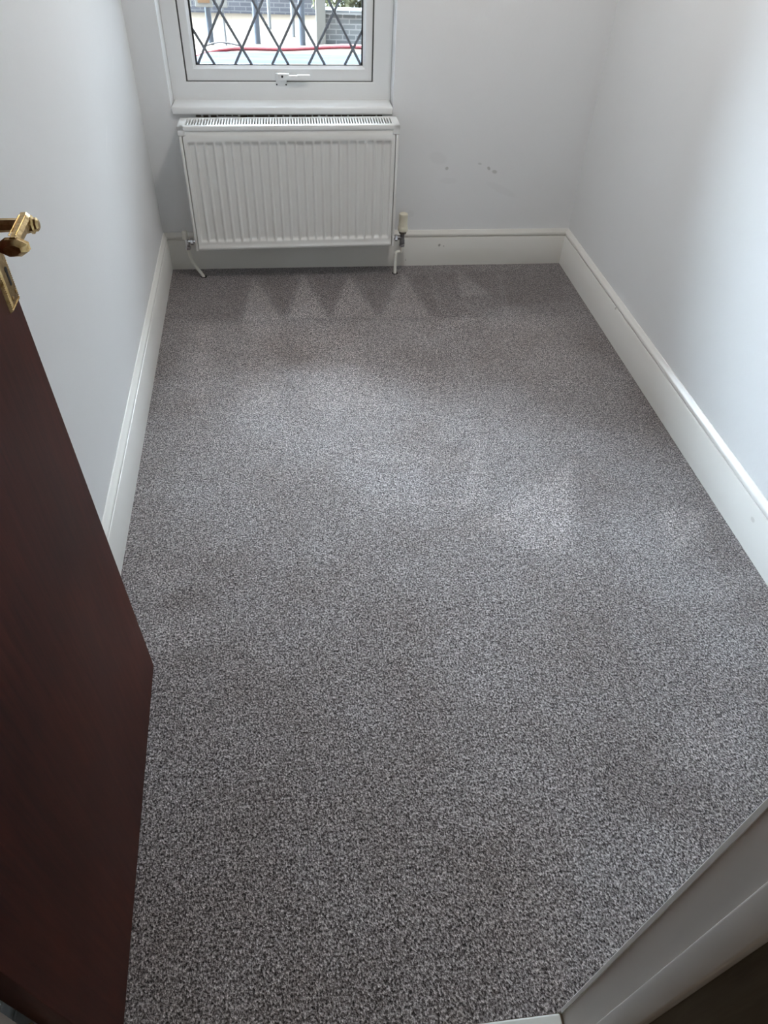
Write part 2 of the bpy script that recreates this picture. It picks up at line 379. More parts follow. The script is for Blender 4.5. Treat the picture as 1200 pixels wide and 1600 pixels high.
bm = bmesh.new(); add_sweep(bm, PROF, (XL - .01, YB + WO), (XR + .01, YB + WO), (0, -1))
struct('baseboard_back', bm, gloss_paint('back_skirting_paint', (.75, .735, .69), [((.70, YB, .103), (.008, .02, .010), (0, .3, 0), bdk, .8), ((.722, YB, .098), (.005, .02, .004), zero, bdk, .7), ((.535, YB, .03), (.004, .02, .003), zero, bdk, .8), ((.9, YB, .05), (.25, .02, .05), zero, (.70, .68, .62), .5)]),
       'cream white skirting board under the radiator with a chipped spot', 'skirting board', origin=zero, smooth=35, skew=True)
bm = bmesh.new(); add_sweep(bm, PROF, (JR + .11, YN), (xr(YN) + WO, YN), (0, 1))
struct('baseboard_near', bm, M_gloss, 'skirting board on the doorway wall', 'skirting board', origin=zero, smooth=35)

# door frame: linings, stops, casings
def lining(x0, x1, sgn, xs0, xs1, name, lb):
    root = thing(name, ((x0 + x1) / 2, HY0, 0), lb, 'door frame', kind='structure')
    bm = bmesh.new(); add_box(bm, (x0, .157, -.005), (x1, YN - .0006, 2.04), .0008); add_box(bm, (x0, HY0, -.005), (x1, .157, 2.04))
    obj('lining_board', bm, M_frame_paint, root)
    bm = bmesh.new(); add_box(bm, (xs0, .157, -.004), (xs1, .1915, 2.03), .003, 3); obj('door_stop', bm, M_frame_paint, root, smooth=40)
    return root
r = lining(JR, JR + .03, 1, JR - .013, JR + .001, 'trim_2', 'white painted door lining and stop at the lower right corner of the view')
def casing_room(xa, s, root):      # room-side casing seen edge on, with a rounded bead
    bm = bmesh.new()
    prof = [(0, 0), (0, .010), (.002, .0135), (.005, .015), (.009, .0135), (.011, .011), (.014, .012), (.05, .018), (.066, .018), (.07, .014), (.07, 0)]
    for z0, z1 in ((-.004, 2.10),):
        a = [bm.verts.new((xa + s * p, YN + q * .55 - .0005, z0)) for p, q in prof]; b = [bm.verts.new((xa + s * p, YN + q * .55 - .0005, z1)) for p, q in prof]
        n = len(prof); bm.faces.new(a); bm.faces.new(b)
        for i in range(n): bm.faces.new((a[i], a[(i + 1) % n], b[(i + 1) % n], b[i]))
    return obj('casing', bm, M_gloss, root, smooth=40)
casing_room(JR - .0015, 1, r)
# dark stained hall-side casing with hollow mouldings
def casing_hall(xa, s, root):
    prof = [(.000, .044), (.000, -.004), (.004, -.010), (.011, -.012), (.016, -.006), (.024, -.003), (.036, -.004), (.044, -.010), (.052, -.014), (.058, -.010), (.064, -.008), (.078, -.016), (.092, -.018), (.095, 0), (.03, 0), (.03, .044)]
    bm = bmesh.new(); a = [bm.verts.new((xa + s * p, HY0 + q, -.004)) for p, q in prof]; b = [bm.verts.new((xa + s * p, HY0 + q, 2.13)) for p, q in prof]
    n = len(prof); bm.faces.new(a); bm.faces.new(b)
    for i in range(n): bm.faces.new((a[i], a[(i + 1) % n], b[(i + 1) % n], b[i]))
    o = obj('hall_casing', bm, M_dark, root, smooth=50); o['label'] = 'dark stained moulded casing on the hall side'; return o
casing_hall(JR - .001, 1, r)
r.rotation_euler = (.004, .013, 0)      # the frame leans a little
l = lining(JL - .03, JL, -1, JL - .001, JL + .013, 'trim_3', 'door lining and stop on the hinge side behind the dark door')
casing_hall(JL + .001, -1, l)
bm = bmesh.new(); add_box(bm, (JL - .03, HY0, 2.02), (JR + .03, YN, 2.05)); obj('head_lining', bm, M_frame_paint, r)

# ------------------------------------------------------------------ window
FY = YB + .12
win = thing('window_1', (-.028, FY, .705), 'white plastic casement window with diamond leading above the radiator', 'window', kind='structure')
TZ = .009
def shearz(bm, k):
    for v in bm.verts: v.co.z += k * (v.co.x + .028)
def ring(bm, o, i, y0, y1, bev=.004):
    """mitred rectangular frame between outer (x0,z0,x1,z1) and inner rectangles"""
    def rect(r): return [(r[0], r[1]), (r[2], r[1]), (r[2], r[3]), (r[0], r[3])]
    O, I = rect(o), rect(i)
    lay = [[bm.verts.new((x, y, z)) for x, z in P] for P, y in ((O, y0), (I, y0), (I, y1), (O, y1))]
    es = []
    for a, b in ((0, 1), (1, 2), (2, 3), (3, 0)):
        for k in range(4): bm.faces.new((lay[a][k], lay[a][(k + 1) % 4], lay[b][(k + 1) % 4], lay[b][k]))
    bm.edges.ensure_lookup_table()
    S = set(lay[1]) | set(lay[0])
    es = [e for e in bm.edges if (e.verts[0] in lay[1] and e.verts[1] in lay[1])]
    if bev: bmesh.ops.bevel(bm, geom=es, offset=bev, segments=3, affect='EDGES', profile=.5)
WO_ = (WX0 + .001, .698, WX1 - .001, WZ1)
FI = (-.434, .772, .364, 1.735); SI = (-.388, .829, .320, 1.678)
bm = bmesh.new(); ring(bm, WO_, FI, FY, FY + .06, .006); shearz(bm, TZ); obj('window_frame', bm, M_upvc, win, smooth=40, skew=True)
bm = bmesh.new(); ring(bm, (FI[0] + .003, FI[1] + .003, FI[2] - .003, FI[3] - .003), (SI[0] - .010, SI[1] - .010, SI[2] + .010, SI[3] + .010), FY + .010, FY + .055, .003); shearz(bm, TZ)
sash = obj('sash', bm, M_upvc, win, smooth=40, skew=True)
bm = bmesh.new()  # sloping glazing bead
a = (SI[0] - .0105, SI[1] - .0105, SI[2] + .0105, SI[3] + .0105); b = SI
def rc(r): return [(r[0], r[1]), (r[2], r[1]), (r[2], r[3]), (r[0], r[3])]
L0 = [bm.verts.new((x, FY + .0105, z)) for x, z in rc(a)]; L1 = [bm.verts.new((x, FY + .028, z)) for x, z in rc(b)]; L2 = [bm.verts.new((x, FY + .04, z)) for x, z in rc(b)]; L3 = [bm.verts.new((x, FY + .04, z)) for x, z in rc(a)]
for P, Q in ((L0, L1), (L1, L2), (L2, L3), (L3, L0)):
    for k in range(4): bm.faces.new((P[k], P[(k + 1) % 4], Q[(k + 1) % 4], Q[k]))
shearz(bm, TZ); obj('glazing_bead', bm, M_upvc, sash, skew=True)
bm = bmesh.new(); ring(bm, (SI[0] - .003, SI[1] - .003, SI[2] + .003, SI[3] + .003), (SI[0] + .0075, SI[1] + .0035, SI[2] - .0065, SI[3] - .003), FY + .0285, FY + .0335, 0); shearz(bm, TZ)
obj('gasket', bm, M_gasket, sash, skew=True)  # gasket, its sides widened to add the sash's shading
bm = bmesh.new(); ring(bm, (FI[0] - .001, FI[1] - .001, FI[2] + .001, FI[3] + .001), (FI[0] + .006, FI[1] + .0035, FI[2] - .006, FI[3] - .003), FY + .0088, FY + .013, 0); shearz(bm, TZ)
o = obj('gap_shade', bm, new_mat('gap_shade_grey', (.10, .10, .095), .7), win, skew=True)  # dark ring painted as the shade in the gap between frame and sash
GY = FY + .036
bm = bmesh.new(); add_box(bm, (SI[0] - .002, GY, SI[1] - .002), (SI[2] + .002, GY + .004, SI[3] + .002)); shearz(bm, TZ)
pane = obj('glass_pane', bm, M_glass, sash, skew=True)
# diamond lead strips: clipped straight strips in the pane's plane
bm = bmesh.new(); PX, PZ, cx0, cz0 = .1556, .1305, .0445, 1.019
x0, z0, x1, z1 = SI[0] + .002, SI[1] + .001, SI[2] - .002, SI[3] - .001
def clip(p, d):
    t0, t1 = -1e9, 1e9
    for c, dd, lo, hi in ((p[0], d[0], x0, x1), (p[1], d[1], z0, z1)):
        a_, b_ = (lo - c) / dd, (hi - c) / dd; t0 = max(t0, min(a_, b_)); t1 = min(t1, max(a_, b_))
    return (t0, t1) if t1 - t0 > .01 else None
for s in (-1, 1):
    d = Vector((s * PX / 2, PZ)).normalized(); nrm = Vector((-d.y, d.x))
    for k in range(-14, 15):
        p = (cx0 + k * PX, cz0); c = clip(p, d)
        if not c: continue
        w = .0052; A = Vector(p) + d * c[0]; B = Vector(p) + d * c[1]; ys = GY - .0016 if s > 0 else GY - .0022
        sec = [(-w, 0), (-w * .7, -.0012), (0, -.0018), (w * .7, -.0012), (w, 0)]
        r0 = [bm.verts.new((A.x + nrm.x * q, ys + h + .001, A.y + nrm.y * q)) for q, h in sec]; r1 = [bm.verts.new((B.x + nrm.x * q, ys + h + .001, B.y + nrm.y * q)) for q, h in sec]
        for i in range(4): bm.faces.new((r0[i], r0[i + 1], r1[i + 1], r1[i]))
        bm.faces.new(r0); bm.faces.new(r1); bm.faces.new((r0[0], r1[0], r1[4], r0[4]))
shearz(bm, TZ); o = obj('diamond_leading', bm, M_lead, pane, smooth=50, skew=True); o['label'] = 'dark grey lead strips crossing in diamonds'
# fastener
bm = bmesh.new(); add_box(bm, (-.056, FY - .004, .758), (-.010, FY + .012, .806), .003)
fast = obj('window_fastener', bm, M_upvc, win, smooth=40, skew=True)
bm = bmesh.new(); P = [(-.030, FY - .016, .797), (.0, FY - .021, .796), (.04, FY - .022, .799), (.088, FY - .022, .804)]
r0 = None
for i in range(3):
    add_box(bm, (P[i][0] - .004 if i else P[i][0] - .016, P[i][1] - .004, P[i][2] - (.009 if i else .014)), (P[i + 1][0] + .002, P[i][1] + .010 + (.006 if i == 0 else 0), P[i][2] + (.006 if i else .010)), .003)
lev = obj('fastener_lever', bm, M_upvc, fast, smooth=40, skew=True)
bm = bmesh.new(); add_lathe(bm, [(.0045, 0), (.0045, -.003)], (-.028, FY - .0195, .797), 'y', 14); o = obj('screw', bm, M_gasket, fast, skew=True); o['label'] = 'dark screw'
for x in (-.053, -.013):
    bm = bmesh.new(); add_lathe(bm, [(.0032, 0), (.0032, -.0025)], (x, FY - .003, .764), 'y', 12); o = obj('screw', bm, M_gasket, fast, skew=True); o['label'] = 'dark screw'
# sill board
bm = bmesh.new(); add_box(bm, (WX0 + .002, YB + .001, .674), (WX1 - .002, FY + .03, .7055), .008, 4); shearz(bm, .007)
tag(obj('trim_4', bm, gloss_paint('sill_paint', (.88, .89, .89)), smooth=40, skew=True), 'white painted window sill board with rounded nose', 'window sill', kind='structure')
# ragged plaster gap under the sill
bm = bmesh.new()
for k in range(26):
    x = -.40 + k * .031; h = random.uniform(.004, .012) * (1.4 if k in (6, 7, 12, 13) else 1)
    add_box(bm, (x, YW - .0035, .6715 - h), (x + random.uniform(.02, .032), YW + .003, .6735))
shearz(bm, .007); o = tag(obj('trim_5', bm, new_mat('raw_plaster', (.10, .085, .07), .9), skew=True), 'ragged dark plaster gap under the window sill', 'plaster gap', kind='structure')

# ------------------------------------------------------------------ radiator
RY = 3.205; RZ0, RZ1 = .155, .655; RX0, RX1 = -.449, .440
rad = thing('radiator', (0, RY, .1), 'white ribbed panel radiator with slotted top grille under the window', 'radiator')
def shr(bm, k=.0125):
    for v in bm.verts: v.co.z += k * v.co.x
def rad_part(name, bm, mat, parent=rad, **kw):
    shr(bm); return obj(name, bm, mat, parent, skew=True, **kw)
bm = bmesh.new(); NXR, NZR = 400, 44
NF = 23; pitch = (RX1 - RX0 - .028) / NF; fx0 = RX0 + .014; fz0, fz1 = RZ0 + .036, RZ1 - .044
zs = [RZ0, RZ0 + .004, RZ0 + .014, RZ0 + .016, fz0 - .006, fz0, fz0 + .004, fz0 + .008, fz0 + .012, fz0 + .018] + list(np.linspace(fz0 + .03, fz1 - .03, 12)) + [fz1 - .018, fz1 - .012, fz1 - .008, fz1 - .004, fz1, fz1 + .006, RZ1 - .004, RZ1]
def sstep(a, b, x):
    t_ = min(1, max(0, (x - a) / (b - a))); return t_ * t_ * (3 - 2 * t_)
xs = list(np.linspace(RX0, RX1, 23 * 14 + 1))
grid = []
for z in zs:
    row = []
    fz = sstep(fz0, fz0 + .014, z) * (1 - sstep(fz1 - .012, fz1, z))
    for x in xs:
        u = ((x - fx0) / pitch) % 1.0; inside = fx0 <= x <= fx0 + NF * pitch
        ch = sstep(.06, .20, u) * (1 - sstep(.80, .94, u)) if inside else 0
        y = RY + .0085 * ch * fz
        if z <= RZ0 + .0145: y -= .0018            # rolled lower edge
        e = min(x - RX0, RX1 - x, z - RZ0, RZ1 - z)
        if e < .002: y += .006
        row.append(bm.verts.new((x, y, z)))
    grid.append(row)
for a, b in zip(grid, grid[1:]):
    for i in range(len(xs) - 1): bm.faces.new((a[i], a[i + 1], b[i + 1], b[i]))
rad_part('front_panel', bm, M_rad, smooth=60)
bm = bmesh.new(); add_box(bm, (RX0 + .012, RY + .012, RZ0 + .004), (RX1 - .012, RY + .024, RZ1 - .012), .004); add_box(bm, (RX0 + .012, RY + .078, RZ0 + .004), (RX1 - .012, RY + .090, RZ1 - .012), .004)
rad_part('water_panel', bm, M_rad)
bm = bmesh.new()
for k in range(30):
    x = RX0 + .03 + k * (RX1 - RX0 - .06) / 29; add_box(bm, (x - .0007, RY + .025, RZ0 + .03), (x + .0007, RY + .077, RZ1 - .05))
rad_part('convector_fins', bm, M_rad)
for s in (-1, 1):
    xa = RX0 - .0015 if s < 0 else RX1 + .0015
    bm = bmesh.new(); add_box(bm, (min(xa, xa + s * .011), RY - .002, RZ0 - .002), (max(xa, xa + s * .011), RY + .094, RZ1 - .01), .003, 3)
    rad_part('side_cover', bm, M_rad, smooth=40)
# top grille: rounded casing with bars between the slots
GZ = .672; gx0, gx1 = RX0 - .017, RX1 + .017; gy0, gy1 = RY - .004, RY + .128
bm = bmesh.new()
add_box(bm, (gx0, gy0, RZ1 - .004), (gx1, gy0 + .024, GZ), .0055, 4); add_box(bm, (gx0, gy1 - .022, RZ1 - .004), (gx1, gy1, GZ), .0055, 4)
add_box(bm, (gx0, gy0, RZ1 - .022), (gx0 + .032, gy1, GZ), .0055, 4); add_box(bm, (gx1 - .032, gy0, RZ1 - .022), (gx1, gy1, GZ), .0055, 4)
NS = 74; sx0, sx1 = gx0 + .030, gx1 - .030; sp_ = (sx1 - sx0) / NS
for k in range(NS + 1):
    x = sx0 + k * sp_; add_box(bm, (x - .0027, gy0 + .02, GZ - .009), (x + .0027, gy1 - .018, GZ - .0006))
rad_part('top_grille', bm, new_mat('grille_enamel', (.84, .845, .83), .3), smooth=40)
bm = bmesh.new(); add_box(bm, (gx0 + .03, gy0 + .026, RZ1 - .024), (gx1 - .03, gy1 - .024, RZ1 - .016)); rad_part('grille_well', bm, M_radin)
for x in (-.30, .28):
    bm = bmesh.new(); add_box(bm, (x - .015, RY + .09, .2), (x + .015, YB + WO, .62)); rad_part('wall_bracket', bm, M_rad)

# left lockshield valve
VY = 3.272
def nut(bm, c, r, h, axis): add_lathe(bm, [(r * .86, -h / 2), (r, -h / 2 + .0015), (r, h / 2 - .0015), (r * .86, h / 2)], c, axis, 6, .3)
v = thing('radiator_valve', (-.505, VY, .12), 'small chrome valve with cream cap at the left foot of the radiator', 'valve')
bm = bmesh.new(); add_lathe(bm, [(.009, 0), (.011, .004), (.011, .03), (.0085, .034), (.0085, .044)], (-.507, VY, .135), 'z', 18); add_lathe(bm, [(.0085, 0), (.0085, .062)], (-.507, VY, .166), 'x', 16)
obj('valve_body', bm, M_chrome, v, smooth=40)
bm = bmesh.new(); nut(bm, (-.484, VY, .166), .0155, .014, 'x'); nut(bm, (-.464, VY, .1665), .012, .01, 'x'); obj('union_nut', bm, M_chrome, v)
bm = bmesh.new(); nut(bm, (-.507, VY, .136), .0145, .013, 'z'); obj('compression_nut', bm, M_chrome, v)
bm = bmesh.new(); add_lathe(bm, [(.0125, 0), (.0135, .002), (.012, .034), (.010, .038)], (-.512, VY, .178), 'z', 20); o = obj('valve_cap', bm, M_pipe, v, smooth=40); o['label'] = 'cream plastic cap'
bm = bmesh.new(); add_tube(bm, smooth_path([(-.507, VY, .134), (-.504, VY, .11), (-.496, VY - .002, .075), (-.478, VY - .005, .04), (-.462, VY - .008, .016), (-.452, VY - .01, -.004)]), .0078, 16)
tag(obj('heating_pipe', bm, M_pipe, smooth=50), 'cream painted pipe curving from the left valve into the carpet', 'pipe')
bm = bmesh.new(); add_lathe(bm, [(.0145, -.002), (.0145, .0012)], (-.452, VY - .011, 0), 'z', 18)
tag(obj('carpet_hole', bm, M_black), 'dark cut in the carpet around the curved left pipe', 'hole', kind='structure')
# right thermostatic valve
tv = thing('thermostatic_valve', (.5, VY, .12), 'cream thermostatic valve on a chrome body at the right foot of the radiator', 'valve')
X = .500
bm = bmesh.new(); add_lathe(bm, [(.008, 0), (.012, .006), (.0125, .03), (.010, .036), (.011, .058), (.014, .062), (.014, .07)], (X, VY, .134), 'z', 18); add_lathe(bm, [(.0095, 0), (.0095, -.055)], (X, VY, .175), 'x', 16)
obj('valve_body', bm, new_mat('worn_chrome', (.30, .30, .31), .3, 1.0), tv, smooth=40)
bm = bmesh.new(); nut(bm, (X - .030, VY, .175), .0155, .013, 'x'); nut(bm, (X, VY, .140), .0145, .012, 'z'); obj('union_nut', bm, M_chrome, tv)
bm = bmesh.new(); add_lathe(bm, [(.0165, 0), (.018, .002), (.018, .012), (.0155, .015)], (X, VY, .196), 'z', 24); obj('collar', bm, new_mat('collar_metal', (.22, .21, .18), .4, .8), tv, smooth=40)
bm = bmesh.new(); n = 64; rings = []
for r_, h_, fl in [(.0165, .206, 0), (.0225, .209, 0), (.0235, .213, 0), (.0235, .226, 0), (.0215, .229, 0), (.0205, .232, .0009), (.0205, .272, .0009), (.0205, .276, 0), (.021, .280, 0), (.0195, .287, 0), (.014, .290, 0), (.004, .2905, 0)]:
    rings.append([bm.verts.new((X + (r_ - fl * (k % 4 < 2)) * math.cos(2 * PI * k / n), VY + (r_ - fl * (k % 4 < 2)) * math.sin(2 * PI * k / n), h_)) for k in range(n)])
for a, b in zip(rings, rings[1:]):
    for k in range(n): bm.faces.new((a[k], a[(k + 1) % n], b[(k + 1) % n], b[k]))
bm.faces.new(rings[0][::-1]); bm.faces.new(rings[-1]); o = obj('valve_head', bm, M_cream, tv, smooth=40); o['label'] = 'cream ribbed head'
bm = bmesh.new(); add_tube(bm, smooth_path([(X, VY, .137), (X, VY, .118), (X - .004, VY + .001, .108), (X - .014, VY + .002, .106), (X - .024, VY + .001, .104), (X - .029, VY, .094), (X - .029, VY, .05), (X - .028, VY - .002, -.004)], 8), .0078, 16)
tag(obj('heating_pipe', bm, M_pipe, smooth=50), 'white painted pipe with a jog dropping from the right valve', 'pipe')
bm = bmesh.new(); add_lathe(bm, [(.0145, -.002), (.0145, .0012)], (X - .028, VY - .002, 0), 'z', 18)
tag(obj('carpet_hole', bm, M_black), 'dark cut in the carpet around the right pipe', 'hole', kind='structure')

# ------------------------------------------------------------------ door
# leaf drawn in a frame of its own: a = along the leaf from the hinge, b = out of the visible face, z = up
H0 = Vector((-.3645, .258, 0)); DV = Vector((-.0558, 1, 0)).normalized(); NV = Vector((DV.y, -DV.x, 0)); LEAN = Vector((-.0158, -.0065, 0)); DL = .7905
def dm(bm):
    for v in bm.verts:
        a, b, z = v.co; p = H0 + DV * a + NV * b; v.co = Vector((p.x, p.y, z)) + LEAN * z
    return bm
door = thing('door_1', H0, 'dark mahogany flush door standing open on the left with brass handle', 'door', kind='structure')
bm = bmesh.new(); add_box(bm, (0, -.038, .009), (DL, 0, 1.985), .0018, 2); dm(bm); obj('door_leaf', bm, M_mahog, door, smooth=40)
PA = (.7625); PB0, PB1 = .993, 1.21
bm = bmesh.new()
def plate(a0, a1, z0, z1, b0, b1, ins):
    lo = [bm.verts.new(p) for p in ((a0, b0, z0), (a1, b0, z0), (a1, b0, z1), (a0, b0, z1))]; hi = [bm.verts.new(p) for p in ((a0 + ins, b1, z0 + ins), (a1 - ins, b1, z0 + ins), (a1 - ins, b1, z1 - ins), (a0 + ins, b1, z1 - ins))]
    bm.faces.new(lo); bm.faces.new(hi)
    for k in range(4): bm.faces.new((lo[k], lo[(k + 1) % 4], hi[(k + 1) % 4], hi[k]))
plate(PA - .0245, PA + .0245, PB0, PB1, 0, .0035, .002); plate(PA - .0185, PA + .0185, PB0 + .006, PB1 - .006, .0035, .0055, .003)
dm(bm); bp = obj('back_plate', bm, M_brass, door)
bm = bmesh.new(); i = 0        # beaded rim
def beads(p0, p1, n):
    for k in range(n):
        f = (k + .5) / n; c = (p0[0] + (p1[0] - p0[0]) * f, .0035, p0[1] + (p1[1] - p0[1]) * f)
        bmesh.ops.create_icosphere(bm, subdivisions=1, radius=.0015, matrix=Matrix.Translation(c))
beads((PA - .0213, PB0 + .003), (PA - .0213, PB1 - .003), 64); beads((PA + .0213, PB0 + .003), (PA + .0213, PB1 - .003), 64); beads((PA - .0213, PB0 + .0032), (PA + .0213, PB0 + .0032), 13); beads((PA - .0213, PB1 - .0032), (PA + .0213, PB1 - .0032), 13)
dm(bm); obj('beaded_rim', bm, M_brass, bp, smooth=60)
bm = bmesh.new(); add_lathe(bm, [(.0045, 0), (.0045, .0007)], (PA + .004, .0054, 1.047), 'y', 14)
add_box(bm, (PA + .0012, .0054, 1.024), (PA + .0068, .0061, 1.047)); dm(bm); obj('keyhole', bm, M_black, bp)
for a, z in ((PA - .008, 1.0085), (PA + .013, 1.0095), (PA, 1.195)):
    bm = bmesh.new(); add_lathe(bm, [(.0032, 0), (.0032, .0008), (.001, .0014)], (a, .0054, z), 'y', 12); dm(bm); obj('screw', bm, M_brass, bp)
# lever: rose, octagonal neck with stepped end, beaded grip and octagonal end cap
HZ = 1.117; HA = .748
bm = bmesh.new(); add_lathe(bm, [(.017, .005), (.0165, .010), (.0125, .013), (.0115, .018), (.009, .020), (.0085, .050), (.0105, .053), (.0115, .058), (.0105, .063), (.012, .0645), (.012, .068), (.009, .070), (.009, .073), (.006, .0755)], (HA, 0, HZ), 'y', 8, PI / 8)
dm(bm); hd = obj('door_handle', bm, M_brass, door, smooth=25)
bm = bmesh.new(); n = 8; prof = [(-.004, .008), (.003, .0112), (.014, .0102), (.05, .0094), (.078, .0088)]
rings = []
for d, r_ in prof:
    rings.append([bm.verts.new((HA - d + .004, .060 + r_ * .80 * math.cos(PI / 8 + 2 * PI * k / n), HZ + .006 - d * .02 + r_ * math.sin(PI / 8 + 2 * PI * k / n))) for k in range(n)])
for a, b in zip(rings, rings[1:]):
    for k in range(n): bm.faces.new((a[k], a[(k + 1) % n], b[(k + 1) % n], b[k]))
bm.faces.new(rings[0]); bm.faces.new(rings[-1])
for s in (-1, 1):
    for k in range(16): bmesh.ops.create_icosphere(bm, subdivisions=1, radius=.0013, matrix=Matrix.Translation((HA - .008 - k * .0042, .060 + s * .004, HZ + .006 + .0092 - k * .00008)))
dm(bm); lv = obj('grip', bm, M_brass, hd, smooth=25)
bm = bmesh.new(); prof = [(.070, .009), (.072, .0185), (.075, .0205), (.078, .019), (.081, .0200), (.084, .0185), (.087, .0145), (.089, .011)]; rings = []
for d, r_ in prof: rings.append([bm.verts.new((HA - d + .004, .058 + r_ * 1.0 * math.cos(PI / 8 + 2 * PI * k / n), HZ + .000 + r_ * .60 * math.sin(PI / 8 + 2 * PI * k / n))) for k in range(n)])
for a, b in zip(rings, rings[1:]):
    for k in range(n): bm.faces.new((a[k], a[(k + 1) % n], b[(k + 1) % n], b[k]))
bm.faces.new(rings[0]); bm.faces.new(rings[-1]); dm(bm); obj('end_cap', bm, M_brass, hd, smooth=25)
for z in (.25, 1.7):
    bm = bmesh.new(); add_lathe(bm, [(.005, 0), (.005, .09)], (-.006, -.040, z), 'z', 12); dm(bm); obj('hinge', bm, M_brass, door, smooth=40)

# ------------------------------------------------------------------ fill lamps added out of view: hall, then room
lamp = thing('fill_lamp', (.1, -.55, CEIL - .09), 'added fill lamp in the hall behind the viewer, out of view', 'lamp')
bm = bmesh.new(); add_lathe(bm, [(.10, .045), (.17, .05), (.17, .088)], (.1, -.55, CEIL - .09), 'z', 32); obj('fill_lamp_base', bm, M_upvc, lamp, smooth=40)
_l = fill_lamp_light((0, 0, 0)); _l.parent = lamp; _l.location = (0, 0, .035)

lamp = thing('fill_lamp', (ROOM_P[0], ROOM_P[1], CEIL - .09), 'added fill lamp on the room ceiling, out of view', 'lamp')  # added unseen lamp that lifts the back wall and radiator
bm = bmesh.new(); add_lathe(bm, [(.10, .045), (.17, .05), (.17, .088)], (ROOM_P[0], ROOM_P[1], CEIL - .09), 'z', 32); obj('fill_lamp_base', bm, M_upvc, lamp, smooth=40)
_l = fill_lamp_light((0, 0, 0), ROOM_W, (1.0, .955, .90)); _l.parent = lamp; _l.location = (0, 0, .035)

# ------------------------------------------------------------------ outside
G = -.92
def brick(name, c1, c2, mortar, scale=1.0):
    m = new_mat(name, c1, .9, spec=.2); t = NT(m); co = t.coords('Object'); b = t.node('TexBrick')
    sw = t.node('SeparateXYZ'); cb = t.node('CombineXYZ'); t.link(co, sw.inputs[0]); t.link(sw.outputs[0], cb.inputs[0]); t.link(sw.outputs[2], cb.inputs[1]); t.link(cb.outputs[0], b.inputs['Vector'])
    for k, v_ in (('Color1', c1), ('Color2', c2), ('Mortar', mortar)): b.inputs[k].default_value = (*v_, 1)
    b.inputs['Scale'].default_value = scale; b.inputs['Mortar Size'].default_value = .010; b.inputs['Brick Width'].default_value = .225; b.inputs['Row Height'].default_value = .075
    t.link(b.outputs['Color'], t.b.inputs['Base Color']); return m
M_road = new_mat('sandy_paving', (.135, .105, .075), .9, spec=.2); t = NT(M_road); co = t.coords()
t.link(t.ramp(t.noise(co, 1.5, 4), [(.35, (.044, .034, .0235)), (.65, (.058, .045, .032))]), t.b.inputs['Base Color'])
bm = bmesh.new(); add_box(bm, (-14, YO + .02, G - .2), (14, 17.2, G)); struct('ground_outside', bm, M_road, 'sandy street paving outside the window', 'ground')
bm = bmesh.new(); add_box(bm, (-14, 17.3, G - .2), (.70, 17.52, G + 1.35), .01); add_box(bm, (-14, 17.27, G + 1.35), (.72, 17.55, G + 1.42), .01)
tag(obj('brick_wall', bm, brick('grey_brick', (.15, .15, .17), (.125, .125, .145), (.24, .24, .245))), 'long grey brick wall at the far side of the street', 'wall')
bm = bmesh.new(); add_box(bm, (.66, 14.25, G), (2.6, 14.48, G + .42), .008); add_box(bm, (.64, 14.22, G + .42), (2.62, 14.51, G + .50), .012)
tag(obj('garden_wall', bm, brick('pale_brick', (.17, .18, .185), (.13, .14, .145), (.28, .28, .28))), 'low pale brick wall in front of the hedge', 'wall')
bm = bmesh.new(); add_box(bm, (.50, 14.1, G), (.66, 14.26, G + .95), .01); add_box(bm, (.485, 14.085, G + .95), (.675, 14.275, G + 1.0), .01)
tag(obj('gate_post', bm, new_mat('pale_stone', (.16, .155, .14), .8)), 'pale square gate post at the end of the low brick wall', 'post')
# hedge
bm = bmesh.new(); rnd = random.Random(3)
for cx, cy, cz, r_ in ((1.0, 15.2, -.25, .55), (1.5, 15.3, -.1, .65), (2.1, 15.2, -.2, .6), (1.2, 15.4, .35, .6), (1.8, 15.5, .45, .65)):
    for k in range(1100):
        v_ = Vector((rnd.gauss(0, 1), rnd.gauss(0, 1), rnd.gauss(0, 1))).normalized() * r_ * rnd.uniform(.75, 1.05); c = Vector((cx, cy, cz)) + v_
        if c.z < G: continue
        s_ = rnd.uniform(.04, .07); u_ = Vector((rnd.uniform(-1, 1), rnd.uniform(-1, 1), rnd.uniform(-1, 1))).normalized(); w_ = u_.cross(v_).normalized() * s_ * .6; u_ *= s_
        bm.faces.new([bm.verts.new(c + q) for q in (u_, w_, -u_, -w_)])
M_leaf = new_mat('hedge_leaf', (.16, .17, .05), .6); t = NT(M_leaf)
t.link(t.ramp(t.noise(t.coords(), 6, 2), [(.35, (.05, .06, .022)), (.6, (.11, .105, .045))]), t.b.inputs['Base Color'])
hedge = thing('hedge', (1.5, 15.3, G), 'yellow-green leafy hedge behind the low brick wall', 'hedge')
obj('foliage', bm, M_leaf, hedge)
bm = bmesh.new()
for k in range(6): add_tube(bm, [(1.0 + k * .2, 15.3, G), (1.02 + k * .2, 15.33, 0)], .02, 8)
obj('stem', bm, M_dark, hedge)
M_post = new_mat('grey_post', (.085, .10, .125), .5, .2); M_white = new_mat('white_sign', (.20, .20, .19), .5)
def post(x, y, r_, h, lb, mat=M_post, base=True):
    p = thing('street_post', (x, y, G), lb, 'post')
    bm = bmesh.new(); add_tube(bm, [(x, y, G), (x, y, G + h)], r_, 18); obj('pole', bm, mat, p, smooth=40)
    bm = bmesh.new(); add_lathe(bm, [(r_ * 1.25, 0), (r_ * 1.25, .02), (r_ * .9, .05), (r_ * .3, .065)], (x, y, G + h - .01), 'z', 18); obj('cap', bm, mat, p, smooth=40)
    return p
post(-.496, 14.25, .052, .84, 'dark grey street post, second from the left through the window')
post(.262, 14.2, .055, .86, 'dark grey street post near the window middle')
